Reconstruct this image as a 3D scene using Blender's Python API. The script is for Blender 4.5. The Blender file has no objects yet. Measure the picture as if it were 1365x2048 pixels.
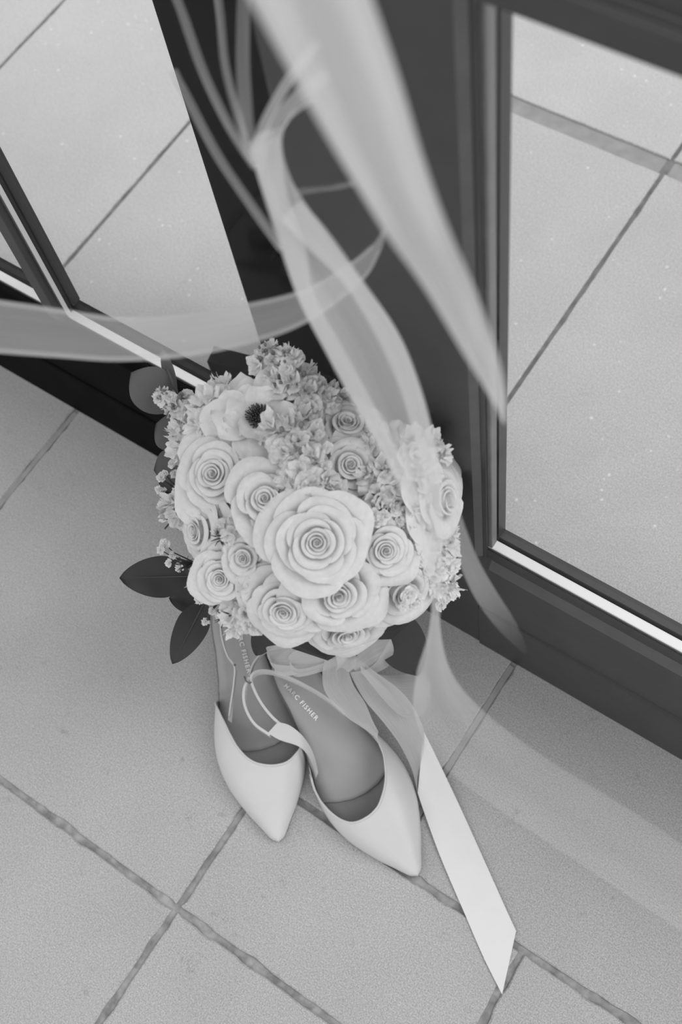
import bpy, bmesh, math, random
import numpy as np
from mathutils import Vector, Matrix, noise

random.seed(7)
SC = bpy.context.scene
COL = SC.collection

# ------------------------------------------------------------------ camera
W, H = 1365, 2048
FPX = 2428.45
CAMH = 1.23
RX = Vector((0.82402147, 0.46262195, -0.32706199))    # world X, Y, Z seen in camera axes (right, down, forward)
RY = Vector((0.55467481, -0.77635504, 0.29934713))
RZ = Vector((-0.11543167, -0.42808151, -0.89633797))
CAM = Vector((0, 0, CAMH))
FWD = Vector((RX[2], RY[2], RZ[2]))
RIGHT = Vector((RX[0], RY[0], RZ[0]))
UP = -Vector((RX[1], RY[1], RZ[1]))
cd = bpy.data.cameras.new('camera')
cam = bpy.data.objects.new('camera', cd)
COL.objects.link(cam)
cd.sensor_fit = 'VERTICAL'
cd.sensor_height = 36
cd.sensor_width = 24
cd.lens = 36 * FPX / H
m = Matrix((RIGHT, UP, -FWD)).transposed().to_4x4()
m.translation = CAM
cam.matrix_world = m
cd.clip_start = 0.02
cd.dof.use_dof = True
cd.dof.focus_distance = 1.06
cd.dof.aperture_fstop = 6.3
SC.camera = cam

# ------------------------------------------------------------------ light and exposure
wd = bpy.data.worlds.new('world')
SC.world = wd
wd.use_nodes = True
bg = wd.node_tree.nodes['Background']
bg.inputs[0].default_value = (1, 1, 1, 1)
bg.inputs[1].default_value = 0.84
sl = bpy.data.lights.new('soft_sun', 'SUN')
sl.energy = 1.05
sl.angle = math.radians(34)
so = bpy.data.objects.new('soft_sun', sl)
so.rotation_euler = Vector((-0.58, -0.32, -0.76)).to_track_quat('-Z', 'Y').to_euler()
so.location = (2, 1.5, 3)
COL.objects.link(so)
SC.view_settings.view_transform = 'Standard'
SC.view_settings.look = 'None'
SC.view_settings.gamma = 1
SC.view_settings.use_curve_mapping = False
SC.view_settings.exposure = 0.0


# ------------------------------------------------------------------ pixel helpers (a pixel of the photo and a distance give a place)
def ray(px, py):
    c = Vector(((px - W / 2) / FPX, (py - H / 2) / FPX, 1.0))
    return Vector((RX.dot(c), RY.dot(c), RZ.dot(c)))


def at_d(px, py, d):
    return CAM + ray(px, py) * d


def at_z(px, py, z):
    r = ray(px, py)
    return CAM + r * ((z - CAMH) / r.z)


def at_y(px, py, Y):
    r = ray(px, py)
    return CAM + r * (Y / r.y)


# ------------------------------------------------------------------ materials
def nt(name):
    mt = bpy.data.materials.new(name)
    mt.use_nodes = True
    n = mt.node_tree
    return mt, n, n.nodes['Principled BSDF']


def g(v):
    return (v, v, v, 1)


def mat_plain(name, v, rough=0.5, spec=0.5, var=0.08, scale=60, bump=0.0, bscale=300, metal=0):
    mt, n, p = nt(name)
    p.inputs['Roughness'].default_value = rough
    p.inputs['Specular IOR Level'].default_value = spec
    p.inputs['Metallic'].default_value = metal
    tc = n.nodes.new('ShaderNodeTexCoord')
    nz = n.nodes.new('ShaderNodeTexNoise')
    nz.inputs['Scale'].default_value = scale
    nz.inputs['Detail'].default_value = 4
    n.links.new(tc.outputs['Object'], nz.inputs['Vector'])
    mr = n.nodes.new('ShaderNodeMapRange')
    mr.inputs[1].default_value = 0.3
    mr.inputs[2].default_value = 0.7
    mr.inputs[3].default_value = v * (1 - var)
    mr.inputs[4].default_value = v * (1 + var)
    n.links.new(nz.outputs[0], mr.inputs[0])
    n.links.new(mr.outputs[0], p.inputs['Base Color'])
    if bump:
        n2 = n.nodes.new('ShaderNodeTexNoise')
        n2.inputs['Scale'].default_value = bscale
        n.links.new(tc.outputs['Object'], n2.inputs['Vector'])
        b = n.nodes.new('ShaderNodeBump')
        b.inputs['Strength'].default_value = bump
        b.inputs['Distance'].default_value = 0.001
        n.links.new(n2.outputs[0], b.inputs['Height'])
        n.links.new(b.outputs[0], p.inputs['Normal'])
    return mt


def mat_stone(name, v, stain=0.25, speck=0.0, fleck=0.0, rough=0.7):
    """limestone tile: cloudy tone, fine dark grain, scattered stains, optional pale chips"""
    mt, n, p = nt(name)
    p.inputs['Roughness'].default_value = rough
    p.inputs['Specular IOR Level'].default_value = 0.25
    tc = n.nodes.new('ShaderNodeTexCoord')
    oi = n.nodes.new('ShaderNodeObjectInfo')
    geo = n.nodes.new('ShaderNodeNewGeometry')

    def noise_(scale, det=4, rough_=0.55):
        z = n.nodes.new('ShaderNodeTexNoise')
        z.inputs['Scale'].default_value = scale
        z.inputs['Detail'].default_value = det
        z.inputs['Roughness'].default_value = rough_
        n.links.new(geo.outputs['Position'], z.inputs['Vector'])
        return z.outputs[0]

    def rng(src, a, b, c, d):
        q = n.nodes.new('ShaderNodeMapRange')
        for i, vv in enumerate((a, b, c, d)):
            q.inputs[i + 1].default_value = vv
        n.links.new(src, q.inputs[0])
        return q.outputs[0]

    def mth(op, a, b):
        q = n.nodes.new('ShaderNodeMath')
        q.operation = op
        for i, s in enumerate((a, b)):
            if isinstance(s, float):
                q.inputs[i].default_value = s
            else:
                n.links.new(s, q.inputs[i])
        return q.outputs[0]
    cloud = rng(noise_(5), 0.3, 0.7, 0.93, 1.07)
    grain = rng(noise_(700, 2, 0.7), 0.34, 0.66, 0.74, 1.26)
    grain2 = rng(noise_(260, 3, 0.7), 0.3, 0.7, 0.93, 1.06)
    st = rng(noise_(38, 6, 0.75), 0.60, 0.74, 1.0, 1.0 - stain)
    tone = rng(oi.outputs['Random'], 0, 1, 0.97, 1.03)
    c = mth('MULTIPLY', mth('MULTIPLY', mth('MULTIPLY', cloud, grain), mth('MULTIPLY', grain2, st)), tone)
    c = mth('MULTIPLY', c, float(v))
    if fleck:
        vo = n.nodes.new('ShaderNodeTexVoronoi')
        vo.inputs['Scale'].default_value = 55
        n.links.new(geo.outputs['Position'], vo.inputs['Vector'])
        fl = rng(vo.outputs['Distance'], 0.06, 0.13, fleck, 0.0)
        pick = rng(noise_(30, 1), 0.46, 0.54, 0.0, 1.0)
        c = mth('ADD', c, mth('MULTIPLY', fl, pick))
    n.links.new(c, p.inputs['Base Color'])
    b = n.nodes.new('ShaderNodeBump')
    b.inputs['Strength'].default_value = 0.35
    b.inputs['Distance'].default_value = 0.0015
    n.links.new(noise_(120, 5, 0.7), b.inputs['Height'])
    n.links.new(b.outputs[0], p.inputs['Normal'])
    return mt


def mat_sheer(name, v, alpha, weave=900, var=0.10, fade=None):
    """sheer woven silk: threads let part of the light straight through"""
    mt = bpy.data.materials.new(name)
    mt.use_nodes = True
    n = mt.node_tree
    n.nodes.clear()
    out = n.nodes.new('ShaderNodeOutputMaterial')
    tr = n.nodes.new('ShaderNodeBsdfTransparent')
    df = n.nodes.new('ShaderNodeBsdfDiffuse')
    tl = n.nodes.new('ShaderNodeBsdfTranslucent')
    df.inputs[0].default_value = g(v)
    tl.inputs[0].default_value = g(v)
    m1 = n.nodes.new('ShaderNodeMixShader')
    m1.inputs[0].default_value = 0.4
    n.links.new(df.outputs[0], m1.inputs[1])
    n.links.new(tl.outputs[0], m1.inputs[2])
    uv = n.nodes.new('ShaderNodeTexCoord')
    wv = n.nodes.new('ShaderNodeTexNoise')
    mp = n.nodes.new('ShaderNodeMapping')
    mp.inputs['Scale'].default_value = (3, weave * 0.06, 1)
    n.links.new(uv.outputs['UV'], mp.inputs[0])
    n.links.new(mp.outputs[0], wv.inputs['Vector'])
    wv.inputs['Scale'].default_value = 1
    wv.inputs['Detail'].default_value = 3
    mr = n.nodes.new('ShaderNodeMapRange')
    mr.inputs[1].default_value = 0.3
    mr.inputs[2].default_value = 0.7
    mr.inputs[3].default_value = alpha * (1 - var)
    mr.inputs[4].default_value = min(1, alpha * (1 + var))
    n.links.new(wv.outputs[0], mr.inputs[0])
    m2 = n.nodes.new('ShaderNodeMixShader')
    cover = mr.outputs[0]
    if fade:                       # the cloth spreads thinner towards its trailing end
        sx = n.nodes.new('ShaderNodeSeparateXYZ')
        n.links.new(uv.outputs['UV'], sx.inputs[0])
        fr = n.nodes.new('ShaderNodeMapRange')
        fr.interpolation_type = 'SMOOTHSTEP'
        fr.inputs[1].default_value = fade[0]
        fr.inputs[2].default_value = fade[1]
        fr.inputs[3].default_value = 1.0
        fr.inputs[4].default_value = fade[2]
        n.links.new(sx.outputs[0], fr.inputs[0])
        mu = n.nodes.new('ShaderNodeMath')
        mu.operation = 'MULTIPLY'
        n.links.new(cover, mu.inputs[0])
        n.links.new(fr.outputs[0], mu.inputs[1])
        cover = mu.outputs[0]
    n.links.new(cover, m2.inputs[0])
    n.links.new(tr.outputs[0], m2.inputs[1])
    n.links.new(m1.outputs[0], m2.inputs[2])
    n.links.new(m2.outputs[0], out.inputs[0])
    return mt


def mat_petal(name, v, trans=0.25, var=0.06):
    mt, n, p = nt(name)
    out = n.nodes['Material Output']
    p.inputs['Roughness'].default_value = 0.65
    p.inputs['Specular IOR Level'].default_value = 0.2
    tc = n.nodes.new('ShaderNodeTexCoord')
    nz = n.nodes.new('ShaderNodeTexNoise')
    nz.inputs['Scale'].default_value = 7
    nz.inputs['Detail'].default_value = 5
    n.links.new(tc.outputs['Object'], nz.inputs['Vector'])
    mr = n.nodes.new('ShaderNodeMapRange')
    mr.inputs[1].default_value = 0.3
    mr.inputs[2].default_value = 0.7
    mr.inputs[3].default_value = v * (1 - var)
    mr.inputs[4].default_value = v * (1 + var)
    n.links.new(nz.outputs[0], mr.inputs[0])
    n.links.new(mr.outputs[0], p.inputs['Base Color'])
    tl = n.nodes.new('ShaderNodeBsdfTranslucent')
    n.links.new(mr.outputs[0], tl.inputs[0])
    mx = n.nodes.new('ShaderNodeMixShader')
    mx.inputs[0].default_value = trans
    n.links.new(p.outputs[0], mx.inputs[1])
    n.links.new(tl.outputs[0], mx.inputs[2])
    n.links.new(mx.outputs[0], out.inputs[0])
    return mt


def mat_glass(name, tint=0.96, spec=1.0):
    mt = bpy.data.materials.new(name)
    mt.use_nodes = True
    n = mt.node_tree
    n.nodes.clear()
    out = n.nodes.new('ShaderNodeOutputMaterial')
    tr = n.nodes.new('ShaderNodeBsdfTransparent')
    tr.inputs[0].default_value = g(tint)
    gl = n.nodes.new('ShaderNodeBsdfGlossy')
    gl.inputs['Roughness'].default_value = 0.01
    lw = n.nodes.new('ShaderNodeLayerWeight')      # Schlick's curve, the same from both sides of the pane
    lw.inputs['Blend'].default_value = 0.5
    pw = n.nodes.new('ShaderNodeMath')
    pw.operation = 'POWER'
    pw.inputs[1].default_value = 5.0
    n.links.new(lw.outputs['Facing'], pw.inputs[0])
    mm = n.nodes.new('ShaderNodeMath')
    mm.operation = 'MULTIPLY_ADD'
    mm.inputs[1].default_value = 0.9 * spec
    mm.inputs[2].default_value = 0.04 * spec
    n.links.new(pw.outputs[0], mm.inputs[0])
    mx = n.nodes.new('ShaderNodeMixShader')
    n.links.new(mm.outputs[0], mx.inputs[0])
    n.links.new(tr.outputs[0], mx.inputs[1])
    n.links.new(gl.outputs[0], mx.inputs[2])
    n.links.new(mx.outputs[0], out.inputs[0])
    return mt


M = {
    'tile': mat_stone('limestone', 0.475, 0.30),
    'paver': mat_stone('pale_paving', 0.60, 0.10, fleck=0.25),
    'grout': mat_plain('grout', 0.34, 0.9, 0.1, 0.35, 90, 0.6, 200),
    'grout_light': mat_plain('sand_joint', 0.38, 0.9, 0.1, 0.10, 60, 0.3, 200),
    'grout_thin': mat_plain('dark_joint', 0.22, 0.9, 0.1, 0.3, 60, 0.5, 200),
    'charcoal': mat_plain('charcoal_paint', 0.047, 0.42, 0.45, 0.10, 25, 0.15, 60),
    'black': mat_plain('shaded_charcoal', 0.004, 0.6, 0.04, 0.3, 25, 0.2, 60),  # darker copy of the charcoal: the left leaf's shade is put into the colour
    'post': mat_plain('dark_post_paint', 0.009, 0.6, 0.08, 0.10, 12),
    'gasket': mat_plain('rubber_gasket', 0.03, 0.6, 0.3),
    'glass': mat_glass('window_glass', 0.99, 0.14),
    'rose': mat_petal('rose_petal', 0.76, 0.08),
    'white': mat_petal('white_petal', 0.86, 0.15),
    'stock': mat_petal('stock_petal', 0.78, 0.12, 0.1),
    'bud': mat_plain('green_bud', 0.22, 0.6, 0.3, 0.3, 60),
    'stamen': mat_plain('dark_stamen', 0.07, 0.6, 0.3, 0.4, 400),
    'leaf': mat_plain('dark_leaf', 0.045, 0.45, 0.35, 0.10, 40, 0.1, 120),
    'euca': mat_plain('grey_leaf', 0.13, 0.6, 0.3, 0.08, 30, 0.1, 150),
    'rib': mat_plain('leaf_midrib', 0.10, 0.6, 0.3),
    'stem': mat_plain('dark_stem', 0.05, 0.6, 0.3, 0.3, 80),
    'core': mat_plain('dark_greenery', 0.035, 0.7, 0.2, 0.3, 80),
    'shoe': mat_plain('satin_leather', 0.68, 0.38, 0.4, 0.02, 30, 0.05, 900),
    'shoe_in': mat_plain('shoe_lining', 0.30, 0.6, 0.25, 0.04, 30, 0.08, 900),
    'insole': mat_plain('insole_leather', 0.42, 0.5, 0.35, 0.03, 30, 0.08, 900),
    'sole': mat_plain('outsole', 0.20, 0.7, 0.2),
    'silver': mat_plain('silver_foil', 0.92, 0.45, 0.5, 0.05, 30, metal=0.6),
    'satin': mat_plain('ivory_satin', 0.86, 0.38, 0.35, 0.02, 30, 0.04, 900),
    'sheer': mat_sheer('sheer_silk', 0.90, 0.74),
    'sheer_soft': mat_sheer('thin_sheer_silk', 0.88, 0.52),
    'sheer_faint': mat_sheer('faint_sheer_silk', 0.85, 0.15),
    'sheer_thin': mat_sheer('fine_sheer_silk', 0.80, 0.33),
    'sheer_wisp': mat_sheer('wispy_sheer_silk', 0.85, 0.36, fade=(0.45, 1.0, 0.05)),
    'sheer_weave': mat_sheer('woven_sheer_silk', 0.82, 0.38, 2600, 0.16),
    'sheer_trail': mat_sheer('trailing_sheer_silk', 0.88, 0.52, fade=(0.60, 0.86, 0.30)),
    'organza': mat_sheer('organza', 0.82, 0.70, 1400, 0.15),
}


def mat_spacer():
    """aluminium glazing spacer with two rows of punched pinholes"""
    mt, n, p = nt('aluminium_spacer')
    p.inputs['Roughness'].default_value = 0.45
    p.inputs['Specular IOR Level'].default_value = 0.6
    geo = n.nodes.new('ShaderNodeNewGeometry')
    mp = n.nodes.new('ShaderNodeMapping')
    mp.inputs['Scale'].default_value = (140, 140, 140)
    n.links.new(geo.outputs['Position'], mp.inputs[0])
    vo = n.nodes.new('ShaderNodeTexVoronoi')
    vo.inputs['Scale'].default_value = 1.0
    vo.inputs['Randomness'].default_value = 0.25
    n.links.new(mp.outputs[0], vo.inputs['Vector'])
    mr = n.nodes.new('ShaderNodeMapRange')
    mr.inputs[1].default_value = 0.10
    mr.inputs[2].default_value = 0.16
    mr.inputs[3].default_value = 0.35
    mr.inputs[4].default_value = 0.95
    n.links.new(vo.outputs['Distance'], mr.inputs[0])
    n.links.new(mr.outputs[0], p.inputs['Base Color'])
    return mt


M['spacer'] = mat_spacer()
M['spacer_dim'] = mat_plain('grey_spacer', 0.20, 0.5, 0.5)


# ------------------------------------------------------------------ object helpers
def add(name, verts, faces, mat, parent=None, origin=None, smooth=True, uvs=None):
    """verts in world space; parent (if any) only carries a location"""
    pl = parent.matrix_world.translation if parent else Vector((0, 0, 0))
    if parent and parent.get('_o'):
        pl = Vector(parent['_o'])
    o0 = Vector(origin) if origin is not None else (pl.copy() if parent else Vector((0, 0, 0)))
    me = bpy.data.meshes.new(name)
    me.from_pydata([tuple(Vector(v) - o0) for v in verts], [], faces)
    if smooth:
        me.polygons.foreach_set('use_smooth', [True] * len(me.polygons))
    if uvs:
        ul = me.uv_layers.new(name='UVMap')
        for lp in me.loops:
            ul.data[lp.index].uv = uvs[lp.vertex_index]
    me.materials.append(mat)
    me.update()
    ob = bpy.data.objects.new(name, me)
    COL.objects.link(ob)
    ob.location = o0 - pl
    if parent:
        ob.parent = parent
    ob['_o'] = tuple(o0)
    return ob


def empty(name, loc, parent=None):
    ob = bpy.data.objects.new(name, None)
    COL.objects.link(ob)
    ob.empty_display_size = 0.02
    pl = Vector(parent['_o']) if parent else Vector((0, 0, 0))
    ob.location = Vector(loc) - pl
    if parent:
        ob.parent = parent
    ob['_o'] = tuple(loc)
    return ob


def tag(o, label, cat, group=None):
    o['label'] = label
    o['category'] = cat
    if group:
        o['group'] = group
    return o


def struct(o, label=None):
    o['kind'] = 'structure'
    if label:
        o['label'] = label
    return o


def spline(pts, n):
    """Catmull-Rom through points of any dimension"""
    P = np.array(pts, float)
    k = len(P)
    t = np.linspace(0, k - 1, n)
    out = []
    for x in t:
        i = min(int(x), k - 2)
        f = x - i
        p0 = P[i - 1] if i > 0 else 2 * P[0] - P[1]
        p1, p2 = P[i], P[i + 1]
        p3 = P[i + 2] if i + 2 < k else 2 * P[-1] - P[-2]
        out.append(0.5 * ((2 * p1) + (-p0 + p2) * f + (2 * p0 - 5 * p1 + 4 * p2 - p3) * f * f + (-p0 + 3 * p1 - 3 * p2 + p3) * f ** 3))
    return np.array(out)


def strip(name, A, B, mat, parent=None, nl=40, nw=8, ruffle=0.0, waves=2.0, phase=0.0, smooth_in=True):
    """a cloth band between two 3-D edge curves, gently rippled across"""
    a = spline(A, nl) if smooth_in else np.array(A)
    b = spline(B, nl) if smooth_in else np.array(B)
    nl = len(a)
    vs, uv = [], []
    for i in range(nl):
        p, q = Vector(a[i]), Vector(b[i])
        i0, i1 = max(i - 1, 0), min(i + 1, nl - 1)
        tg = Vector((a[i1] + b[i1] - a[i0] - b[i0]) * 0.5)
        nrm = tg.cross(q - p)
        if nrm.length > 1e-9:
            nrm.normalize()
        w = (q - p).length
        for j in range(nw + 1):
            f = j / nw
            off = ruffle * min(w, 0.06) * math.sin(waves * math.pi * f + phase + 2.2 * i / nl)
            vs.append(p.lerp(q, f) + nrm * off)
            uv.append((i / nl, f))
    fs = []
    for i in range(nl - 1):
        for j in range(nw):
            k = i * (nw + 1) + j
            fs.append((k, k + 1, k + nw + 2, k + nw + 1))
    return add(name, vs, fs, mat, parent, origin=None if parent else vs[0], uvs=uv)


def tube_vf(pts, rad, seg=6, base=0):
    vs, fs = [], []
    P = [Vector(p) for p in pts]
    n = len(P)
    for i in range(n):
        tg = (P[min(i + 1, n - 1)] - P[max(i - 1, 0)]).normalized()
        a = tg.orthogonal().normalized() if i == 0 else (a - tg * a.dot(tg)).normalized()
        b = tg.cross(a)
        r = rad[i] if hasattr(rad, '__len__') else rad
        for k in range(seg):
            t = 2 * math.pi * k / seg
            vs.append(P[i] + a * (r * math.cos(t)) + b * (r * math.sin(t)))
    for i in range(n - 1):
        for k in range(seg):
            k2 = (k + 1) % seg
            fs.append((base + i * seg + k, base + i * seg + k2, base + (i + 1) * seg + k2, base + (i + 1) * seg + k))
    fs.append(tuple(base + k for k in reversed(range(seg))))
    fs.append(tuple(base + (n - 1) * seg + k for k in range(seg)))
    return vs, fs


def prism(poly, axis, a, b):
    """extrude a 2-D polygon along an axis ('x': poly is (y,z); 'z': poly is (x,y)) from a to b"""
    n = len(poly)
    vs = []
    for t in (a, b):
        for (u, v) in poly:
            vs.append((t, u, v) if axis == 'x' else (u, v, t))
    fs = [(i, (i + 1) % n, n + (i + 1) % n, n + i) for i in range(n)]
    fs += [tuple(reversed(range(n))), tuple(range(n, 2 * n))]
    return vs, fs


def fix_normals(ob):
    bm = bmesh.new()
    bm.from_mesh(ob.data)
    bmesh.ops.recalc_face_normals(bm, faces=bm.faces)
    bm.to_mesh(ob.data)
    bm.free()


def box(name, lo, hi, mat, parent=None, bev=0.001):
    vs, fs = prism([(lo[0], lo[1]), (hi[0], lo[1]), (hi[0], hi[1]), (lo[0], hi[1])], 'z', lo[2], hi[2])
    o = add(name, vs, fs, mat, parent, smooth=False)
    bm = bmesh.new()
    bm.from_mesh(o.data)
    if bev:
        bmesh.ops.bevel(bm, geom=bm.edges[:], offset=bev, segments=1, affect='EDGES')
    bmesh.ops.recalc_face_normals(bm, faces=bm.faces)
    bm.to_mesh(o.data)
    bm.free()
    return o


# ------------------------------------------------------------------ floor and outdoor ground
def tile(name, x0, x1, y0, y1, mat, parent, gap, jag, zt=0.0, dep=0.006):
    """one stone tile with worn, uneven edges standing proud of the joint"""
    e = gap / 2
    cor = [(x0 + e, y0 + e), (x1 - e, y0 + e), (x1 - e, y1 - e), (x0 + e, y1 - e)]
    top, mid = [], []
    for k in range(4):
        a, b = Vector(cor[k] + (0,)), Vector(cor[(k + 1) % 4] + (0,))
        L = (b - a).length
        n = max(2, int(L / 0.008))
        d = (b - a) / L
        inn = Vector((-d.y, d.x, 0))
        for i in range(n):
            p = a + (b - a) * (i / n)
            s = noise.fractal(Vector((p.x * 28 + x0 * 7 + k * 5.3, p.y * 28 + y0 * 3, 0)), 0.9, 2.0, 4)
            off = max(0.0, s) * jag * 3.2 + abs(noise.noise(Vector((p.x * 150, p.y * 150, k)))) * jag * 0.7
            w = 1.0 if 0 < i else 0.4
            top.append(p + inn * (off * w + 0.0012))
            mid.append(p + inn * (off * w * 0.75))
    n = len(top)
    vs = [(p.x, p.y, zt) for p in top] + [(p.x, p.y, zt - 0.0014) for p in mid] + [(p.x, p.y, zt - dep) for p in mid]
    fs = [tuple(range(n))]
    for r in (0, 1):
        for i in range(n):
            j = (i + 1) % n
            fs.append((r * n + i, (r + 1) * n + i, (r + 1) * n + j, r * n + j))
    o = add(name, vs, fs, mat, parent, origin=((x0 + x1) / 2, (y0 + y1) / 2, zt), smooth=False)
    fix_normals(o)
    return o


def slab(name, x0, x1, y0, y1, z0, z1, mat):
    vs, fs = prism([(x0, y0), (x1, y0), (x1, y1), (x0, y1)], 'z', z0, z1)
    o = add(name, vs, fs, mat, None, smooth=False)
    fix_normals(o)
    return o


floor = struct(slab('floor', -2.2, 1.8, -1.4, 0.40, -0.03, -0.0032, M['grout']), 'indoor limestone tile floor in mixed tile sizes')
XA, XB, XC, XD = -0.803, -0.347, -0.194, -0.042
YA, YB = -0.035, 0.118
for (x0, x1, y0, y1) in [(XA, XB, YA, 0.40), (-1.26, XA, YA, 0.40), (-1.72, -1.26, YA, 0.40),
                         (XB, XC, YB, 0.40), (XC, 0.263, YB, 0.40), (0.263, 0.72, -0.19, 0.40),
                         (XB, XD, YA, YB), (XD, 0.263, -0.187, YB), (XA, XB, -0.49, YA), (-1.26, XA, -0.49, YA),
                         (XB, XD, -0.187, YA), (XB, 0.11, -0.49, -0.187), (0.11, 0.56, -0.64, -0.187),
                         (-1.26, -0.65, -0.95, -0.49), (-0.65, -0.1, -0.95, -0.49)]:
    tile('tile', x0, x1, y0, y1, M['tile'], floor, 0.0062, 0.0016)

for (x, y0, y1) in ((XC, YB + 0.01, 0.355), (XA, 0.02, 0.355)):      # old joints filled nearly flush near the door
    vs, fs = prism([(x - 0.003, y0), (x + 0.003, y0), (x + 0.003, y1), (x - 0.003, y1)], 'z', -0.0031, -0.0012)
    fix_normals(add('joint_filler', vs, fs, M['grout_light'], floor, smooth=False))
ground = struct(slab('ground', -2.6, 2.2, 0.40, 2.6, -0.03, -0.003, M['grout_light']), 'outdoor paved terrace beyond the glass')
XO = [-1.95, -1.268, -0.957, -0.362, 0.09, 0.55, 1.0]
YO = [0.40, 1.022, 1.48, 1.94]
for i in range(len(XO) - 1):
    for j in range(len(YO) - 1):
        y0, y1 = YO[j] + (0.010 if j else 0), YO[j + 1] - 0.010
        t = tile('paving_slab', XO[i], XO[i + 1], y0, y1, M['paver'], ground, 0.0052, 0.0006, dep=0.004)
for x in XO[1:-1]:
    vs, fs = prism([(x - 0.005, 0.41), (x + 0.005, 0.41), (x + 0.005, 1.93), (x - 0.005, 1.93)], 'z', -0.0031, -0.0022)
    o = add('dark_joint', vs, fs, M['grout_thin'], ground, smooth=False)
    fix_normals(o)

# ------------------------------------------------------------------ doors
YF = 0.361         # front face of the door leaves
YG = 0.3675         # front of the double glazing


def rail(name, x0, x1, mat, parent):
    prof = [(YF - 0.002, 0.0), (YF - 0.002, 0.100), (YF - 0.0015, 0.1045), (YF + 0.001, 0.1055), (YF + 0.001, 0.107), (YF, 0.108), (YF, 0.211), (YF + 0.0004, 0.2130),
            (YF + 0.0052, 0.2235), (YF + 0.0056, 0.2255), (YF + 0.0056, 0.2395), (YF + 0.0060, 0.2405), (YG - 0.0006, 0.2405), (YG - 0.0006, 0.215), (YG + 0.0145, 0.215), (YG + 0.0145, 0.2420), (YG + 0.0245, 0.240), (YG + 0.0245, 0.0)]
    vs, fs = prism(prof, 'x', x0, x1)
    o = add(name, vs, fs, mat, parent, smooth=False)
    fix_normals(o)
    return o


def glazing(parent, x0, x1, z0, z1):
    for y in (YG, YG + 0.0115):
        o = box('pane', (x0, y, z0), (x1, y + 0.002, z1), M['glass'], parent, 0)
    return o


d1 = struct(empty('door_1', (-0.36, YF, 0)), 'charcoal glazed door leaf with moulded stile and rail')
d2 = struct(empty('door_2', (-0.36, YF, 0)), 'left glazed door leaf with slim glazing bar, its rail coloured dark as shade')
# right leaf
rail('bottom_rail', -0.2355, 1.0, M['charcoal'], d1)
# stile profile in plan (x, y): flat face, ledge, side, glazing rebate
sp = [(-0.362, YF), (-0.2378, YF), (-0.2370, YF + 0.0004), (-0.2323, YF + 0.0042), (-0.2319, YF + 0.005), (-0.2286, YF + 0.0053), (-0.2284, YG - 0.0005),
      (-0.2345, YG - 0.0005), (-0.2345, YG + 0.0130), (-0.2252, YG + 0.0130), (-0.2252, YG + 0.0245), (-0.362, YG + 0.0245)]
vs, fs = prism(sp, 'z', 0.0, 1.6)
o = add('stile', vs, fs, M['charcoal'], d1, smooth=False)
fix_normals(o)
glazing(d1, -0.234, 0.95, 0.216, 1.5)
box('spacer', (-0.233, YG + 0.0022, 0.217), (0.95, YG + 0.0113, 0.2405), M['spacer'], d1, 0.0006)
box('spacer', (-0.2335, YG + 0.0022, 0.2407), (-0.2254, YG + 0.0105, 1.45), M['spacer_dim'], d1, 0.0006)
# cross bar of the right leaf, stepped with a narrow ledge
bp = [(YF, 0.848), (YF, 0.8685), (YF + 0.001, 0.870), (YF + 0.0045, 0.8715), (YF + 0.0045, 0.95), (YG - 0.0004, 0.95), (YG - 0.0004, 0.848)]
vs, fs = prism(bp, 'x', -0.2318, 1.0)
o = add('muntin', vs, fs, M['charcoal'], d1, smooth=False)
fix_normals(o)
# narrow grey gasket trim round the glazing and along the cross bar
tr = M['trim'] = mat_plain('grey_gasket_trim', 0.105, 0.5, 0.4)
for nm, poly, ax_, t0, t1 in (
        ('gasket', [(-0.2376, YF - 0.0003), (-0.2322, YF + 0.0038), (-0.2322, YF + 0.0050), (-0.2376, YF + 0.0007)], 'z', 0.226, 1.6),
        ('gasket', [(YF - 0.0003, 0.2123), (YF + 0.0051, 0.2236), (YF + 0.0051, 0.2216), (YF + 0.0003, 0.2106)], 'x', -0.224, 1.0),
        ('gasket', [(YF - 0.0003, 0.8672), (YF + 0.0042, 0.8718), (YF + 0.0042, 0.8700), (YF + 0.0003, 0.8655)], 'x', -0.200, 1.0)):
    vs, fs = prism(poly, ax_, t0, t1)
    fix_normals(add(nm, vs, fs, tr, d1, smooth=False))
# left leaf
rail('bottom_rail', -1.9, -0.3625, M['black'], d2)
glazing(d2, -1.8, -0.3635, 0.216, 1.5)
box('spacer', (-1.8, YG + 0.0022, 0.217), (-0.3635, YG + 0.0113, 0.2405), M['spacer'], d2, 0.0006)
mp = [(-0.748, YF + 0.002), (-0.7435, YF), (-0.7285, YF), (-0.7270, YF + 0.0006), (-0.7245, YF + 0.0035), (-0.7240, YF + 0.0045), (-0.7240, YG - 0.0004), (-0.748, YG - 0.0004)]
vs, fs = prism(mp, 'z', 0.2405, 1.5)
o = add('muntin', vs, fs, M['charcoal'], d2, smooth=False)
fix_normals(o)
box('spacer', (-0.744, YG + 0.0022, 0.2407), (-0.724, YG + 0.0070, 1.45), M['spacer'], d2, 0.0004)
box('muntin', (-0.744, YG + 0.0138, 0.2430), (-0.725, YG + 0.0250, 1.5), M['charcoal'], d2, 0.001)
box('gasket', (-0.744, YG + 0.0072, 0.2407), (-0.7245, YG + 0.0112, 1.45), M['gasket'], d2, 0.0004)

# dark post standing on the terrace just behind the left leaf
post = struct(empty('pillar', (-0.52, 0.55, 0)), 'dark post on the terrace behind the glass')
box('shaft', (-0.628, 0.52, -0.001), (-0.405, 0.60, 2.4), M['post'], post, 0.002)
o = add('plinth', *prism([(-0.64, 0.45), (-0.44, 0.4985), (-0.445, 0.519), (-0.645, 0.4705)], 'z', -0.001, 0.112), M['post'], post, smooth=False)
fix_normals(o)

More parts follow.
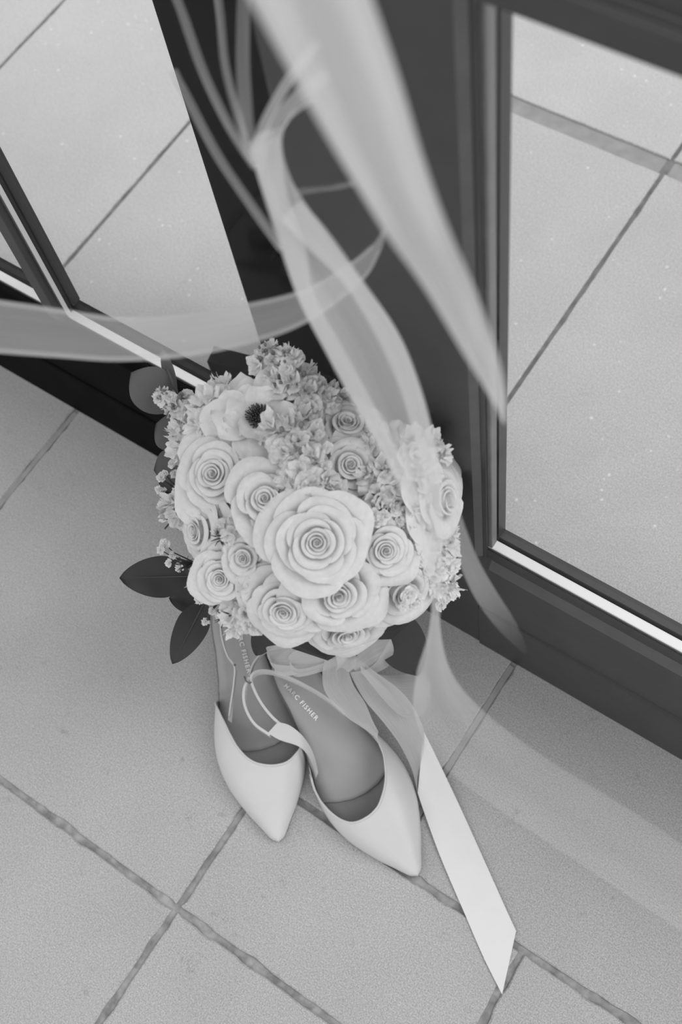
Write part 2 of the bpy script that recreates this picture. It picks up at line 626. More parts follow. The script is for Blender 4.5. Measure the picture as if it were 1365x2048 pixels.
# ------------------------------------------------------------------ shoes
S_K = [0.0, 0.004, 0.010, 0.020, 0.031, 0.047, 0.062, 0.080, 0.095, 0.110, 0.125, 0.145, 0.170, 0.200, 0.225, 0.245, 0.254, 0.2575]
W_K = [0.0, 0.0068, 0.0105, 0.0165, 0.0238, 0.0325, 0.0395, 0.0448, 0.0468, 0.0465, 0.0440, 0.0375, 0.0300, 0.0255, 0.0245, 0.0205, 0.0120, 0.0]


def Wd(s):
    return float(np.interp(s, S_K, W_K))


def Zf(s):
    return float(np.interp(s, [0, 0.03, 0.10, 0.125, 0.15, 0.18, 0.21, 0.26], [0.006, 0.004, 0.004, 0.006, 0.015, 0.032, 0.044, 0.049]))


def Hh(s):
    return float(np.interp(s, [0, 0.004, 0.010, 0.020, 0.04, 0.066, 0.10, 0.13, 0.16], [0.004, 0.009, 0.013, 0.0185, 0.028, 0.038, 0.047, 0.049, 0.047]))


# topline of the two shoes: how far back from the toe the opening starts, across the foot from inside (-1) to outside (1)
TOP_R = ([-1, -.9, -.8, -.68, -.6, -.46, -.24, -.02, .14, .28, .38, .5, .58, .75, 1], [.150, .132, .113, .094, .083, .0725, .0678, .0690, .0770, .0875, .0985, .113, .1245, .140, .155])
TOP_L = ([-1, -.92, -.8, -.58, -.4, -.18, 0, .14, .25, .33, .42, .58, .8, 1], [.140, .112, .090, .0752, .0688, .0678, .0718, .0805, .0945, .110, .124, .138, .148, .155])


def smooth_interp(x, xs, ys):
    """piecewise cubic through the control points"""
    i = max(0, min(len(xs) - 2, int(np.searchsorted(xs, x)) - 1))
    def sl_(k):
        if k <= 0:
            return (ys[1] - ys[0]) / (xs[1] - xs[0])
        if k >= len(xs) - 1:
            return (ys[-1] - ys[-2]) / (xs[-1] - xs[-2])
        return (ys[k + 1] - ys[k - 1]) / (xs[k + 1] - xs[k - 1])
    h = xs[i + 1] - xs[i]
    t = (x - xs[i]) / h
    return ((2 * t ** 3 - 3 * t * t + 1) * ys[i] + (t ** 3 - 2 * t * t + t) * h * sl_(i) + (3 * t * t - 2 * t ** 3) * ys[i + 1] + (t ** 3 - t * t) * h * sl_(i + 1))


def shoe(name, toe_px, heel_px, mirror, label, rot=0.0):
    T = at_z(*toe_px, 0.012)
    Hp = at_z(*heel_px, 0.052)
    u = Vector((T.x - Hp.x, T.y - Hp.y, 0)).normalized()
    u = Matrix.Rotation(rot, 3, 'Z') @ u
    v = Vector((-u.y, u.x, 0))
    root = tag(empty(name, (T.x, T.y, 0)), label, 'shoe', 'slingback shoes')
    T0 = Vector((T.x, T.y, 0))

    def L(s, vv, z):
        return T0 - u * s + v * vv + Vector((0, 0, z))
    sg = -1.0 if mirror else 1.0
    # vamp: rows across (t), columns from the topline to the toe
    NT, NS = 72, 34
    vs, fs = [], []
    for i in range(NT + 1):
        t = -1 + 2 * i / NT
        st = smooth_interp(t * sg, *(TOP_L if mirror else TOP_R))
        for j in range(NS + 1):
            f = j / NS
            s = st * (1 - f) ** 1.35
            ph = t * math.pi / 2
            w = Wd(s) * 1.0
            sx, cx = math.sin(ph), math.cos(ph)
            e = 0.78
            vs.append(L(s, w * math.copysign(abs(sx) ** 0.92, sx), Zf(s) + Hh(s) * max(cx, 0) ** e))
    for i in range(NT):
        for j in range(NS):
            k = i * (NS + 1) + j
            fs.append((k, k + 1, k + NS + 2, k + NS + 1))
    o = add('vamp', vs, fs, M['shoe'], root)
    bm = bmesh.new()
    bm.from_mesh(o.data)
    bmesh.ops.remove_doubles(bm, verts=bm.verts, dist=0.00005)
    for vv in bm.verts:      # soften the sampled profile
        pass
    for _ in range(3):
        bmesh.ops.smooth_vert(bm, verts=[q for q in bm.verts if not q.is_boundary], factor=0.4, use_axis_x=True, use_axis_y=True, use_axis_z=True)
    bmesh.ops.recalc_face_normals(bm, faces=bm.faces)
    bm.to_mesh(o.data)
    bm.free()
    o.data.polygons.foreach_set('use_smooth', [True] * len(o.data.polygons))
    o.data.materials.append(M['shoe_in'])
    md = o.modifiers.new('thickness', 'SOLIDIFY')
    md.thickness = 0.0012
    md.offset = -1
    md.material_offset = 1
    # bound edge of the topline
    edge = [vs[i * (NS + 1)] for i in range(2, NT - 1)]
    add('topline_binding', *tube_vf(edge, 0.0011, 6), M['shoe'], o)
    # insole, liner and outsole plates
    def plate(nm, s0, s1, dz, inset, mat, th, bow=0.0):
        n = 48
        ring_t, ring_b, fs2, v2 = [], [], [], []
        for i in range(n + 1):
            s = s0 + (s1 - s0) * i / n
            w = max(Wd(s) - inset, 0.0004)
            if s < 0.02 and s0 < 0.02:
                w = max(Wd(s) - inset * 0.5, 0.0004)
            for k in range(7):
                f = -1 + k / 3
                cup = 0.0025 * abs(f) ** 3 if s > 0.16 else 0.0
                sb = s - bow * (1 - f * f) * max(0.0, 1 - i / 12)
                v2.append(L(sb, w * f, Zf(s) + dz + cup))
            for k in range(7):
                f = -1 + k / 3
                sb = s - bow * (1 - f * f) * max(0.0, 1 - i / 12)
                v2.append(L(sb, w * f, Zf(s) + dz - th))
        for i in range(n):
            b0, b1 = i * 14, (i + 1) * 14
            for k in range(6):
                fs2.append((b0 + k, b0 + k + 1, b1 + k + 1, b1 + k))
                fs2.append((b0 + 7 + k, b1 + 7 + k, b1 + 8 + k, b0 + 8 + k))
            fs2.append((b0, b1, b1 + 7, b0 + 7))
            fs2.append((b0 + 6, b0 + 13, b1 + 13, b1 + 6))
        for b0 in (0, n * 14):
            for k in range(6):
                fs2.append((b0 + k, b0 + 7 + k, b0 + 8 + k, b0 + k + 1))
        q = add(nm, v2, fs2, mat, root)
        fix_normals(q)
        return q
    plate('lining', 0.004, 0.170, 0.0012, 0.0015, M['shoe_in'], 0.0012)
    ins = plate('insole', 0.1120, 0.2555, 0.0030, 0.0024, M['insole'], 0.0020, 0.016)
    plate('outsole', 0.001, 0.2572, 0.0, 0.0006, M['sole'], 0.0035)
    # kitten heel
    vs, fs = [], []
    rows = [(0.0475, 0.0195, 0.232), (0.036, 0.0145, 0.237), (0.024, 0.0095, 0.241), (0.010, 0.0066, 0.2425), (0.0005, 0.0064, 0.2425)]
    for (z, r, s) in rows:
        for k in range(16):
            a = 2 * math.pi * k / 16
            vs.append(L(s - r * math.cos(a), r * math.sin(a), z - (0.004 if z > 0.04 and math.cos(a) > 0.3 else 0)))
    for i in range(len(rows) - 1):
        for k in range(16):
            fs.append((i * 16 + k, i * 16 + (k + 1) % 16, (i + 1) * 16 + (k + 1) % 16, (i + 1) * 16 + k))
    fs += [tuple(range(16)), tuple(range(len(rows) * 16 - 16, len(rows) * 16))]
    q = add('heel', vs, fs, M['shoe'], root)
    fix_normals(q)
    return root, L, u, v, ins


def lettering(ins, L, u, v, text, s0, v0, s1, v1, size):
    """foil lettering pressed on the insole, read from the heel towards the toe"""
    cu = bpy.data.curves.new('lettering', 'FONT')
    cu.body = text
    cu.size = size
    cu.extrude = 0.00012
    cu.space_character = 1.25
    cu.resolution_u = 2
    cu.offset = 0.0001
    ob = bpy.data.objects.new('lettering', cu)
    COL.objects.link(ob)
    zz = lambda s, w: Zf(s) + 0.0039 + 0.0028 * (abs(w) / max(Wd(s) - 0.0024, 0.004)) ** 3 + 0.0002
    p0, p1 = L(s0, v0, zz(s0, v0)), L(s1, v1, zz(s1, v1))
    ex = (p1 - p0).normalized()
    ey = Vector((0, 0, 1)).cross(ex).normalized()
    ez = ex.cross(ey)
    mm = Matrix((ex, ey, ez)).transposed().to_4x4()
    dg = bpy.context.evaluated_depsgraph_get()
    me = bpy.data.meshes.new_from_object(ob.evaluated_get(dg))
    bpy.data.objects.remove(ob)
    k = (p1 - p0).length / max(vv.co.x for vv in me.vertices)
    # follow the curve of the footbed letter by letter
    vs = []
    for vv in me.vertices:
        f = vv.co.x * k / (p1 - p0).length
        s = s0 + (s1 - s0) * f
        w = v0 + (v1 - v0) * f
        q_ = L(s, w, 0) + Vector((ey.x, ey.y, 0)) * (vv.co.y * k)
        q_.z = zz(s, w + vv.co.y * k) + vv.co.z
        vs.append(q_)
    add('lettering', vs, [tuple(p.vertices) for p in me.polygons], M['silver'], ins, smooth=False)['label'] = 'silver foil lettering reading ' + text
    bpy.data.meshes.remove(me)


def strap(name, pts, parent, drop=0.007, th=0.0016, nl=44, mat=None):
    """a narrow leather band on edge: pts are (px, py, z) along its upper edge"""
    P = [at_z(*p) for p in pts]
    C_ = spline([tuple(p) for p in P], nl)
    vs, fs = [], []
    for i in range(nl):
        p = Vector(C_[i])
        tg = Vector(C_[min(i + 1, nl - 1)] - C_[max(i - 1, 0)])
        nn = Vector((-tg.y, tg.x, 0)).normalized() * th / 2
        dn = Vector((0, 0, -drop))
        mid = nn * 0.3
        vs += [p + nn, p - nn, p - nn + dn, p + nn + dn]
    for i in range(nl - 1):
        for k in range(4):
            a, b = i * 4 + k, i * 4 + (k + 1) % 4
            fs.append((a, b, b + 4, a + 4))
    fs += [(3, 2, 1, 0), tuple((nl - 1) * 4 + k for k in range(4))]
    q = add(name, vs, fs, mat or M['shoe'], parent, smooth=False)
    fix_normals(q)
    return q


shR, LR, uR, vR, inR = shoe('slingback_shoe', (836, 1750), (572, 1318), False, 'ivory pointed slingback shoe lying over the other one, beside the satin ribbon')
strap('sling_strap', [(566, 1452, .049), (545, 1434, .054), (524, 1408, .062), (508, 1378, .072), (502, 1354, .079), (516, 1342, .080), (548, 1344, .078), (600, 1365, .071), (650, 1394, .062), (690, 1426, .054)], shR, 0.009, 0.0026)
strap('sling_strap', [(498, 1354, .078), (488, 1380, .074), (490, 1412, .068), (508, 1446, .058), (540, 1470, .049)], shR, 0.009, 0.0026)
strap('sling_strap', [(498, 1352, .076), (507, 1326, .076), (524, 1306, .075), (548, 1293, .073), (575, 1290, .071)], shR, 0.006)
strip('quarter', [at_z(536, 1466, .050), at_z(560, 1480, .044), at_z(596, 1492, .036), at_z(614, 1508, .028), at_z(625, 1530, .020), at_z(631, 1560, .014)],
      [at_z(556, 1444, .052), at_z(578, 1450, .049), at_z(600, 1466, .046), at_z(617, 1487, .043), at_z(629, 1512, .040), at_z(637, 1545, .037)], M['shoe'], shR, 28, 5)
strip('quarter', [at_z(690, 1426, .044), at_z(722, 1442, .036), at_z(757, 1470, .026), at_z(786, 1500, .018), at_z(806, 1530, .012)],
      [at_z(676, 1416, .057), at_z(708, 1440, .052), at_z(740, 1468, .046), at_z(762, 1496, .040), at_z(774, 1534, .036)], M['shoe'], shR, 24, 5)
q = add('buckle', *tube_vf([at_z(489, 1353, .079), at_z(492, 1362, .079), at_z(500, 1367, .079), at_z(503, 1364, .079)], 0.0009, 6), M['sole'], shR)
lettering(inR, LR, uR, vR, 'MARC FISHER', 0.224, -0.0165, 0.179, -0.0065, 0.006)

shL, LL, uL, vL, inL = shoe('slingback_shoe', (556, 1682), (490, 1262), True, 'ivory pointed slingback shoe under the roses, its strap covered by the other shoe', math.radians(3.0))
strap('sling_strap', [(458, 1432, .040), (462, 1405, .046), (467, 1370, .056), (469, 1334, .064), (455, 1312, .070), (445, 1282, .076), (441, 1252, .080), (446, 1222, .082), (470, 1200, .084)], shL)
strip('quarter', [at_z(456, 1440, .038), at_z(460, 1400, .046), at_z(466, 1360, .054), at_z(468, 1332, .060)],
      [at_z(464, 1446, .032), at_z(468, 1402, .040), at_z(471, 1360, .050), at_z(471, 1332, .058)], M['shoe'], shL, 20, 3)
q = add('stud', *tube_vf([at_z(470, 1330, .064), at_z(470, 1330, .067)], 0.0013, 8), M['sole'], shL)
lettering(inL, LL, uL, vL, 'MARC FISHER', 0.218, 0.002, 0.172, 0.003, 0.006)

# ------------------------------------------------------------------ bouquet
DC = at_d(640, 1065, 1.005)     # middle of the flower head
DR = 0.118
FOOT = Vector((DC.x - 0.015, DC.y - 0.005, 0))
bq = tag(empty('bouquet', tuple(FOOT)), 'bridal bouquet of pale roses and white stock tied with organza, leaning by the door', 'bouquet')
bq['_o'] = tuple(FOOT)


def on_dome(px, py, lift=0.0):
    """where the line of sight through a pixel meets the dome of flowers (lift moves it off the dome)"""
    r = ray(px, py)
    d = r.normalized()
    oc = CAM - DC
    R = DR + lift
    b = oc.dot(d)
    disc = b * b - (oc.length_squared - R * R)
    if disc < 0:
        t = -b
    else:
        t = -b - math.sqrt(disc)
    p = CAM + d * t
    n = (p - DC).normalized()
    return p, n


def px_len(p):
    return (p - CAM).dot(FWD) / FPX


def clear_door(p, r):
    """keep a flower of radius r on the room side of the door"""
    lim = YF - 0.004 - r
    if p.y > lim:
        k = lim / p.y
        return CAM + (p - CAM) * k
    return p


def frame(p, n, spin, scale):
    n = n.normalized()
    a = n.orthogonal().normalized()
    b = n.cross(a)
    mm = Matrix((a, b, n)).transposed() @ Matrix.Rotation(spin, 3, 'Z')
    q = mm.to_4x4() @ Matrix.Diagonal((scale, scale, scale, 1))
    q.translation = p - FOOT
    return q


def mesh_of(name, vs, fs, mat, smooth=True):
    me = bpy.data.meshes.new(name)
    me.from_pydata([tuple(v) for v in vs], [], fs)
    if smooth:
        me.polygons.foreach_set('use_smooth', [True] * len(me.polygons))
    me.materials.append(mat)
    me.update()
    return me


def sm(a, b, x):
    x = max(0, min(1, (x - a) / (b - a)))
    return x * x * (3 - 2 * x)


def petal_mesh(rr, th0, rnd, openness, mat):
    """one petal of a rose; rr is the radius its rim reaches (small: heart, about 1: outermost)"""
    t = min(rr, 1.08) / 1.08
    NA, NB = 16, 10
    rb = rr * 0.34 + 0.012
    zr = 0.62 - 0.50 * t ** 1.6 * openness - (0.05 if rr < 0.12 else 0)
    zb = -0.34
    span = 2.05 - 0.95 * t ** 0.6
    curl = 0.012 + 0.15 * t ** 1.3
    k1, k2, k3 = rnd.uniform(-.5, .5), rnd.uniform(0, 6.28), rnd.uniform(-.6, .6)
    curl *= rnd.uniform(0.6, 1.5)
    tip = rnd.uniform(0.0, 0.12) * t * t
    dz = rnd.uniform(-.09, .05) * (0.4 + t)
    vs = []
    for i in range(NA + 1):
        a = -1 + 2 * i / NA
        top = 1 - 0.24 * abs(a) ** 3.2 * (0.7 + 0.5 * t) + 0.02 * math.sin(5 * a + k2) * t
        for j in range(NB + 1):
            b = j / NB * top
            th = th0 + a * span * (0.5 + 0.5 * math.sin(min(b, 1) * math.pi / 2)) + 0.05 * k1 * b
            rho = rb + (rr - rb) * (b ** 1.25)
            rho *= 1 + 0.075 * a * (1.0 - 0.2 * t)
            c = sm(0.70, 1.05, b)
            cc = curl * (1 + k3 * a)
            rho += cc * 0.75 * c * (1 - 0.35 * a * a) + tip * c * max(0, 1 - (a / 0.30) ** 2)
            z = zb + (zr + dz - zb) * math.sin(min(b, 1.0) * math.pi / 2) ** 0.85
            z -= cc * 0.95 * sm(0.82, 1.05, b)
            wob = 0.055 * t * math.sin(3.6 * a + k2) * b * b + 0.012 * t * math.sin(8 * a + 2 * k2) * b ** 3
            vs.append((rho * math.cos(th), rho * math.sin(th), z + wob))
    fs = []
    for i in range(NA):
        for j in range(NB):
            k = i * (NB + 1) + j
            fs.append((k, k + NB + 1, k + NB + 2, k + 1))
    return mesh_of('petal', vs, fs, mat)


def ball_mesh(name, mat, sx=1, sy=1, sz=1, seg=12, ring=8, lump=0.0, seed=0):
    vs, fs = [(0, 0, -sz)], []
    for i in range(1, ring):
        ph = -math.pi / 2 + math.pi * i / ring
        for k in range(seg):
            a = 2 * math.pi * k / seg
            q = Vector((math.cos(ph) * math.cos(a), math.cos(ph) * math.sin(a), math.sin(ph)))
            f = 1 + lump * noise.noise(q * 3 + Vector((seed, 0, 0)))
            vs.append((q.x * sx * f, q.y * sy * f, q.z * sz * f))
    vs.append((0, 0, sz))
    for k in range(seg):
        fs.append((0, 1 + (k + 1) % seg, 1 + k))
    for i in range(ring - 2):
        for k in range(seg):
            a, b = 1 + i * seg + k, 1 + i * seg + (k + 1) % seg
            fs.append((a, b, b + seg, a + seg))
    n = len(vs) - 1
    for k in range(seg):
        a = 1 + (ring - 2) * seg
        fs.append((a + k, a + (k + 1) % seg, n))
    return mesh_of(name, vs, fs, mat)


def child(name, me, parent, mtx, label=None):
    ob = bpy.data.objects.new(name, me)
    COL.objects.link(ob)
    ob.parent = parent
    ob.matrix_local = mtx
    if label:
        ob['label'] = label
    return ob


CUP = ball_mesh('rose', M['rose'], 0.34, 0.34, 0.40, 12, 8)
ROSE = {}
for kind, (radii, openness, seed) in {
        'open': ([.05, .07, .10, .13, .155, .18, .21, .24, .275, .31, .41, .45, .49, .53, .63, .67, .71, .75, .79, .88, .92, .96, 1.0, 1.04, 1.07], 1.0, 3),
        'half': ([.05, .08, .11, .14, .17, .20, .235, .27, .31, .35, .50, .55, .60, .65, .82, .87, .92, .97, 1.02, 1.06], 0.85, 8),
        'full': ([.05, .07, .10, .13, .16, .19, .22, .255, .29, .33, .37, .41, .46, .50, .58, .62, .67, .71, .80, .84, .88, .96, 1.0, 1.04, 1.07], 1.05, 21)}.items():
    rnd = random.Random(seed)
    ROSE[kind] = []
    th = rnd.uniform(0, 6.28)
    for r_ in radii:
        ROSE[kind].append(petal_mesh(r_, th, rnd, openness, M['rose']))
        th += 2.399 + rnd.uniform(-.35, .35)


def rose(cx, cy, rpx, kind, lean=(0, 0), spin=0.0, lift=0.0, face=0.35, label=None, mat=None):
    """cx, cy: heart of the rose in the photo; lean tips the face right / down in the picture"""
    p, n = on_dome(cx, cy, lift)
    tocam = (CAM - p).normalized()
    n = (n * (1 - face) + tocam * face + RIGHT * lean[0] - UP * lean[1]).normalized()
    R = rpx * px_len(p)
    p = clear_door(p, R * 0.85)
    o = child('rose', CUP, bq, frame(p - n * (0.45 * R), n, spin, R), label)
    o['kind'] = 'thing'
    for me in ROSE[kind]:
        child('petal', me, o, Matrix.Identity(4))
    return o


rose(634, 1085, 105, 'open', (0.02, 0.06), 0.3, 0.024, 0.65, 'largest open rose at the heart of the bouquet')
rose(426, 948, 96, 'full', (-0.02, 0.05), 1.2, 0.010, 0.6, 'wide pale rose on the upper left')
rose(530, 997, 82, 'half', (0.02, -0.02), 2.1, 0.010, 0.6)
rose(772, 1102, 76, 'full', (0.02, 0.04), 0.9, 0.010, 0.55)
rose(486, 1117, 50, 'half', (0, 0.05), 4.0, 0.002, 0.55, 'small rose')
rose(440, 1158, 68, 'full', (0.05, 0.1), 5.0, 0.004, 0.6)
rose(567, 1224, 90, 'full', (0.0, 0.20), 2.6, 0.006, 0.4)
rose(676, 1192, 100, 'half', (0.12, 0.16), 3.4, 0.008, 0.4)
rose(812, 1188, 86, 'half', (0.05, 0.25), 0.2, 0.004, 0.35)
rose(702, 930, 78, 'half', (0.02, 0.10), 1.0, 0.004, 0.45, 'shaded rose by the ribbon')
rose(695, 845, 88, 'half', (0.0, -0.10), 2.0, 0.002, 0.4)
rose(893, 1000, 104, 'half', (0.30, 0.1), 3.0, 0.008, 0.25, 'rose at the right edge behind the ribbon')
rose(392, 1062, 88, 'open', (-0.25, 0.15), 5.4, 0.0, 0.25)
rose(835, 1050, 66, 'half', (0.1, 0.0), 4.6, -0.008, 0.3)
rose(694, 1268, 94, 'half', (0.08, 0.30), 1.7, -0.006, 0.2)


# ruffled florets
def floret_mesh(seed, mat, layers=3, petals=4, ruff=0.30):
    rnd = random.Random(seed)
    vs, fs = [], []
    for l in range(layers):
        r = 1.0 - 0.27 * l
        for k in range(petals):
            th = 2 * math.pi * (k + 0.5 * l) / petals + rnd.uniform(-.3, .3)
            base = len(vs)
            NA, NB = 12, 7
            k1, k2, k3 = rnd.uniform(0, 6.28), rnd.uniform(3.0, 5.0), rnd.uniform(0, 6.28)
            up = 0.10 + 0.34 * l + rnd.uniform(-.14, .14)
            rs = r * rnd.uniform(0.82, 1.12)
            cu = rnd.uniform(-0.05, 0.30)
            for i in range(NA + 1):
                a = -1 + 2 * i / NA
                rim = 1 - 0.26 * abs(a) ** 2.5 + 0.05 * math.sin(4 * a + k1) + 0.025 * math.sin(11 * a + k3)
                for j in range(NB + 1):
                    b = j / NB
                    rho = rs * (0.05 + 0.95 * b * rim)
                    ang = th + a * 1.0 * (0.45 + 0.55 * b)
                    z = up * b ** 0.8 + ruff * b * b * math.sin(k2 * a + k1) * 0.55 + 0.07 * b ** 3 * math.sin(10 * a + k3) - cu * sm(0.6, 1.1, b)
                    vs.append((rho * math.cos(ang), rho * math.sin(ang), z))
            for i in range(NA):
                for j in range(NB):
                    q = base + i * (NB + 1) + j
                    fs.append((q, q + NB + 1, q + NB + 2, q + 1))
    return mesh_of('floret', vs, fs, mat)


FL_S = [floret_mesh(s, M['stock']) for s in (1, 2, 3, 4, 5)]
FL_W = [floret_mesh(s, M['white'], 3, 5, 0.26) for s in (11, 12, 13)]
CORE = ball_mesh('stock_flower', M['bud'], 0.42, 0.42, 0.42, 8, 6, 0.3)
BUD = ball_mesh('bud', M['bud'], 0.6, 0.6, 1.0, 8, 6)


def cluster(cx, cy, rpx, n, fpx, meshes, seed, lift=0.0, label=None, name='stock_flower', buds=0, maxd=1.0):
    rnd = random.Random(seed)
    p, nn = on_dome(cx, cy, lift)
    p = clear_door(p, fpx * 1.5 * px_len(p))
    R = rpx * px_len(p)
    n_ = (nn * 0.5 + (CAM - p).normalized() * 0.5).normalized()
    o = child(name, CORE, bq, frame(p - n_ * R * 0.35, n_, rnd.uniform(0, 6), R), label)
    for k in range(n):
        f = math.sqrt((k + 0.3) / n)
        a = k * 2.399 + seed
        el = f * 1.15
        d = Vector((math.sin(el) * math.cos(a), math.sin(el) * math.sin(a), math.cos(el)))
        s = fpx / rpx * rnd.uniform(0.8, 1.15)
        zq = Vector((d.x * 0.9 + rnd.uniform(-.25, .25), d.y * 0.9 + rnd.uniform(-.25, .25), d.z + 0.25)).normalized()
        q = zq.to_track_quat('Z', 'Y').to_matrix().to_4x4() @ Matrix.Rotation(rnd.uniform(0, 6), 4, 'Z') @ Matrix.Diagonal((s, s, s, 1))
        q.translation = Vector((d.x * 0.80, d.y * 0.80, d.z * 0.55))
        child('floret', meshes[k % len(meshes)], o, q)
    for k in range(buds):
        a = rnd.uniform(0, 6.28)
        rr = rnd.uniform(0, 0.7)
        s = rnd.uniform(0.13, 0.22)
        zq = Vector((math.cos(a) * rr * .6, math.sin(a) * rr * .6, 1)).normalized()
        q = zq.to_track_quat('Z', 'Y').to_matrix().to_4x4() @ Matrix.Diagonal((s, s, s, 1))
        q.translation = Vector((math.cos(a) * rr, math.sin(a) * rr, 0.75 + rnd.uniform(0, .25)))
        child('bud', BUD, o, q)
    return o


cluster(438, 822, 66, 8, 46, FL_W, 1, 0.020, 'brightest white ruffled stock')
cluster(385, 880, 52, 5, 42, FL_W, 2, 0.008, 'white stock with loose petals')
cluster(362, 812, 36, 4, 26, FL_S, 3, 0.014, 'stock tip in bud', buds=8)
cluster(330, 795, 24, 3, 17, FL_S, 23, 0.014, buds=7)
cluster(588, 880, 66, 7, 44, FL_S, 4, 0.008, buds=3)
cluster(612, 950, 58, 6, 42, FL_S, 5, 0.006)
cluster(640, 1000, 44, 4, 36, FL_S, 15, -0.004)
cluster(590, 770, 50, 5, 40, FL_S, 6, 0.004, buds=3)
cluster(538, 715, 36, 4, 26, FL_S, 7, 0.012, 'shaded stock tip in bud', buds=9)
cluster(582, 720, 28, 3, 24, FL_S, 27, 0.004, buds=5)
cluster(635, 795, 46, 5, 38, FL_S, 8, -0.006)
cluster(772, 968, 58, 6, 42, FL_S, 9, 0.004)
cluster(750, 890, 40, 4, 34, FL_S, 10, 0.004)
cluster(825, 1005, 52, 5, 42, FL_S, 11, 0.004)
cluster(795, 900, 50, 5, 40, FL_S, 16, -0.002)
cluster(850, 905, 50, 5, 40, FL_S, 17, 0.0)
cluster(872, 1150, 48, 5, 36, FL_W, 12, 0.0)
cluster(868, 1080, 48, 5, 38, FL_S, 21, 0.0)
cluster(362, 1015, 44, 5, 36, FL_S, 13, 0.0)
cluster(505, 1172, 36, 4, 30, FL_S, 14, -0.008)
cluster(740, 1160, 34, 3, 30, FL_S, 18, -0.010)
cluster(470, 1062, 38, 4, 32, FL_S, 19, -0.006)
cluster(488, 1228, 44, 5, 36, FL_S, 20, -0.006)
rose(600, 1262, 66, 'full', (-0.05, 0.35), 0.7, -0.014, 0.15)


# open many-petalled flower with a dark eye
def broad_petal(seed):
    rnd = random.Random(seed)
    NA, NB = 10, 8
    k1 = rnd.uniform(0, 6)
    vs, fs = [], []
    for i in range(NA + 1):
        a = -1 + 2 * i / NA
        rim = 1 - 0.20 * abs(a) ** 2.2 + 0.035 * math.sin(7 * a + k1)
        for j in range(NB + 1):
            b = j / NB
            x = b * rim
            y = a * 0.42 * math.sin(min(1, 0.12 + b * 0.95) * math.pi * 0.62)
            z = 0.34 * b ** 1.4 + 0.10 * a * a * b + 0.07 * math.sin(5 * a + k1) * b * b + 0.03 * math.sin(13 * a + 2 * k1) * b ** 3 - 0.18 * sm(.6, 1, b)
            vs.append((x, y, z))
    for i in range(NA):
        for j in range(NB):
            q = i * (NB + 1) + j
            fs.append((q, q + NB + 1, q + NB + 2, q + 1))
    return mesh_of('petal', vs, fs, M['white'])


BP = [broad_petal(s) for s in (1, 2, 3)]
p, n = on_dome(520, 838, 0.010)
n = (n * 0.35 + (CAM - p).normalized() * 0.65).normalized()
R = 94 * px_len(p)
p = clear_door(p, 0.015)
an = child('anemone', ball_mesh('anemone', M['bud'], 0.13, 0.13, 0.16, 10, 6), bq, frame(p - n * 0.12 * R, n, 0.4, R), 'open white flower with a dark eye')
rnd = random.Random(5)
for k, (ang, sz, tilt) in enumerate([(0.2, 1.15, -.1), (1.0, .95, .05), (1.7, 1.2, -.15), (2.5, 1.0, .1), (3.1, 1.25, -.2), (3.9, 1.0, .0), (4.6, 1.1, -.1), (5.4, .95, .1), (0.7, .75, .45), (2.1, .8, .35), (3.5, .7, .5), (5.0, .8, .4)]):
    q = Matrix.Rotation(ang + rnd.uniform(-.2, .2), 4, 'Z') @ Matrix.Rotation(-tilt + rnd.uniform(-.12, .12), 4, 'Y') @ Matrix.Rotation(rnd.uniform(-.3, .3), 4, 'X') @ Matrix.Diagonal((sz, sz * rnd.uniform(1.1, 1.5), sz, 1))
    child('petal', BP[k % 3], an, q)
vs, fs = [], []
for k in range(110):
    f = math.sqrt((k + .5) / 110) * 0.27
    a = k * 2.399
    d = Vector((math.cos(a) * f, math.sin(a) * f, 0))
    tip = Vector((d.x * 1.25, d.y * 1.25, 0.36 - 2.0 * f * f + rnd.uniform(-.03, .03)))
    v2, f2 = tube_vf([(d.x * .5, d.y * .5, 0.05), tip * 0.92, tip], [0.008, 0.012, 0.019], 4, len(vs))
    vs += v2
    fs += f2
st = child('stamens', mesh_of('stamens', vs, fs, M['stamen'], False), an, Matrix.Identity(4), 'dark cluster of stamens')
st['kind'] = 'stuff'

# filler: baby's breath and wax flower puffs
PUFF = [floret_mesh(s, M['white'], 3, 5, 0.35) for s in (31, 32)]


def sprig(pts, lift, base, name='baby_breath', size=12):
    """little white blossoms on hair-thin stalks"""
    pb, nb = on_dome(*base, -0.02)
    vs, fs = [], []
    heads = []
    for (x, y) in pts:
        p, n = on_dome(x, y, lift)
        p = clear_door(p, 0.012)
        v2, f2 = tube_vf([pb, pb.lerp(p, .6) + n * 0.004, p], [0.0007, 0.0005, 0.0004], 5, len(vs))
        vs += v2
        fs += f2
        heads.append((p, n))
    o = add(name, vs, fs, M['stem'], bq)
    rnd = random.Random(int(pts[0][0]))
    off = Matrix.Translation(FOOT - Vector(o['_o']))
    for (p, n) in heads:
        s = size * px_len(p) * rnd.uniform(.85, 1.2)
        nn = (n + (CAM - p).normalized() + Vector((rnd.uniform(-.5, .5), rnd.uniform(-.5, .5), 0))).normalized()
        child('blossom', PUFF[rnd.randint(0, 1)], o, off @ frame(p, nn, rnd.uniform(0, 6), s))
    return o


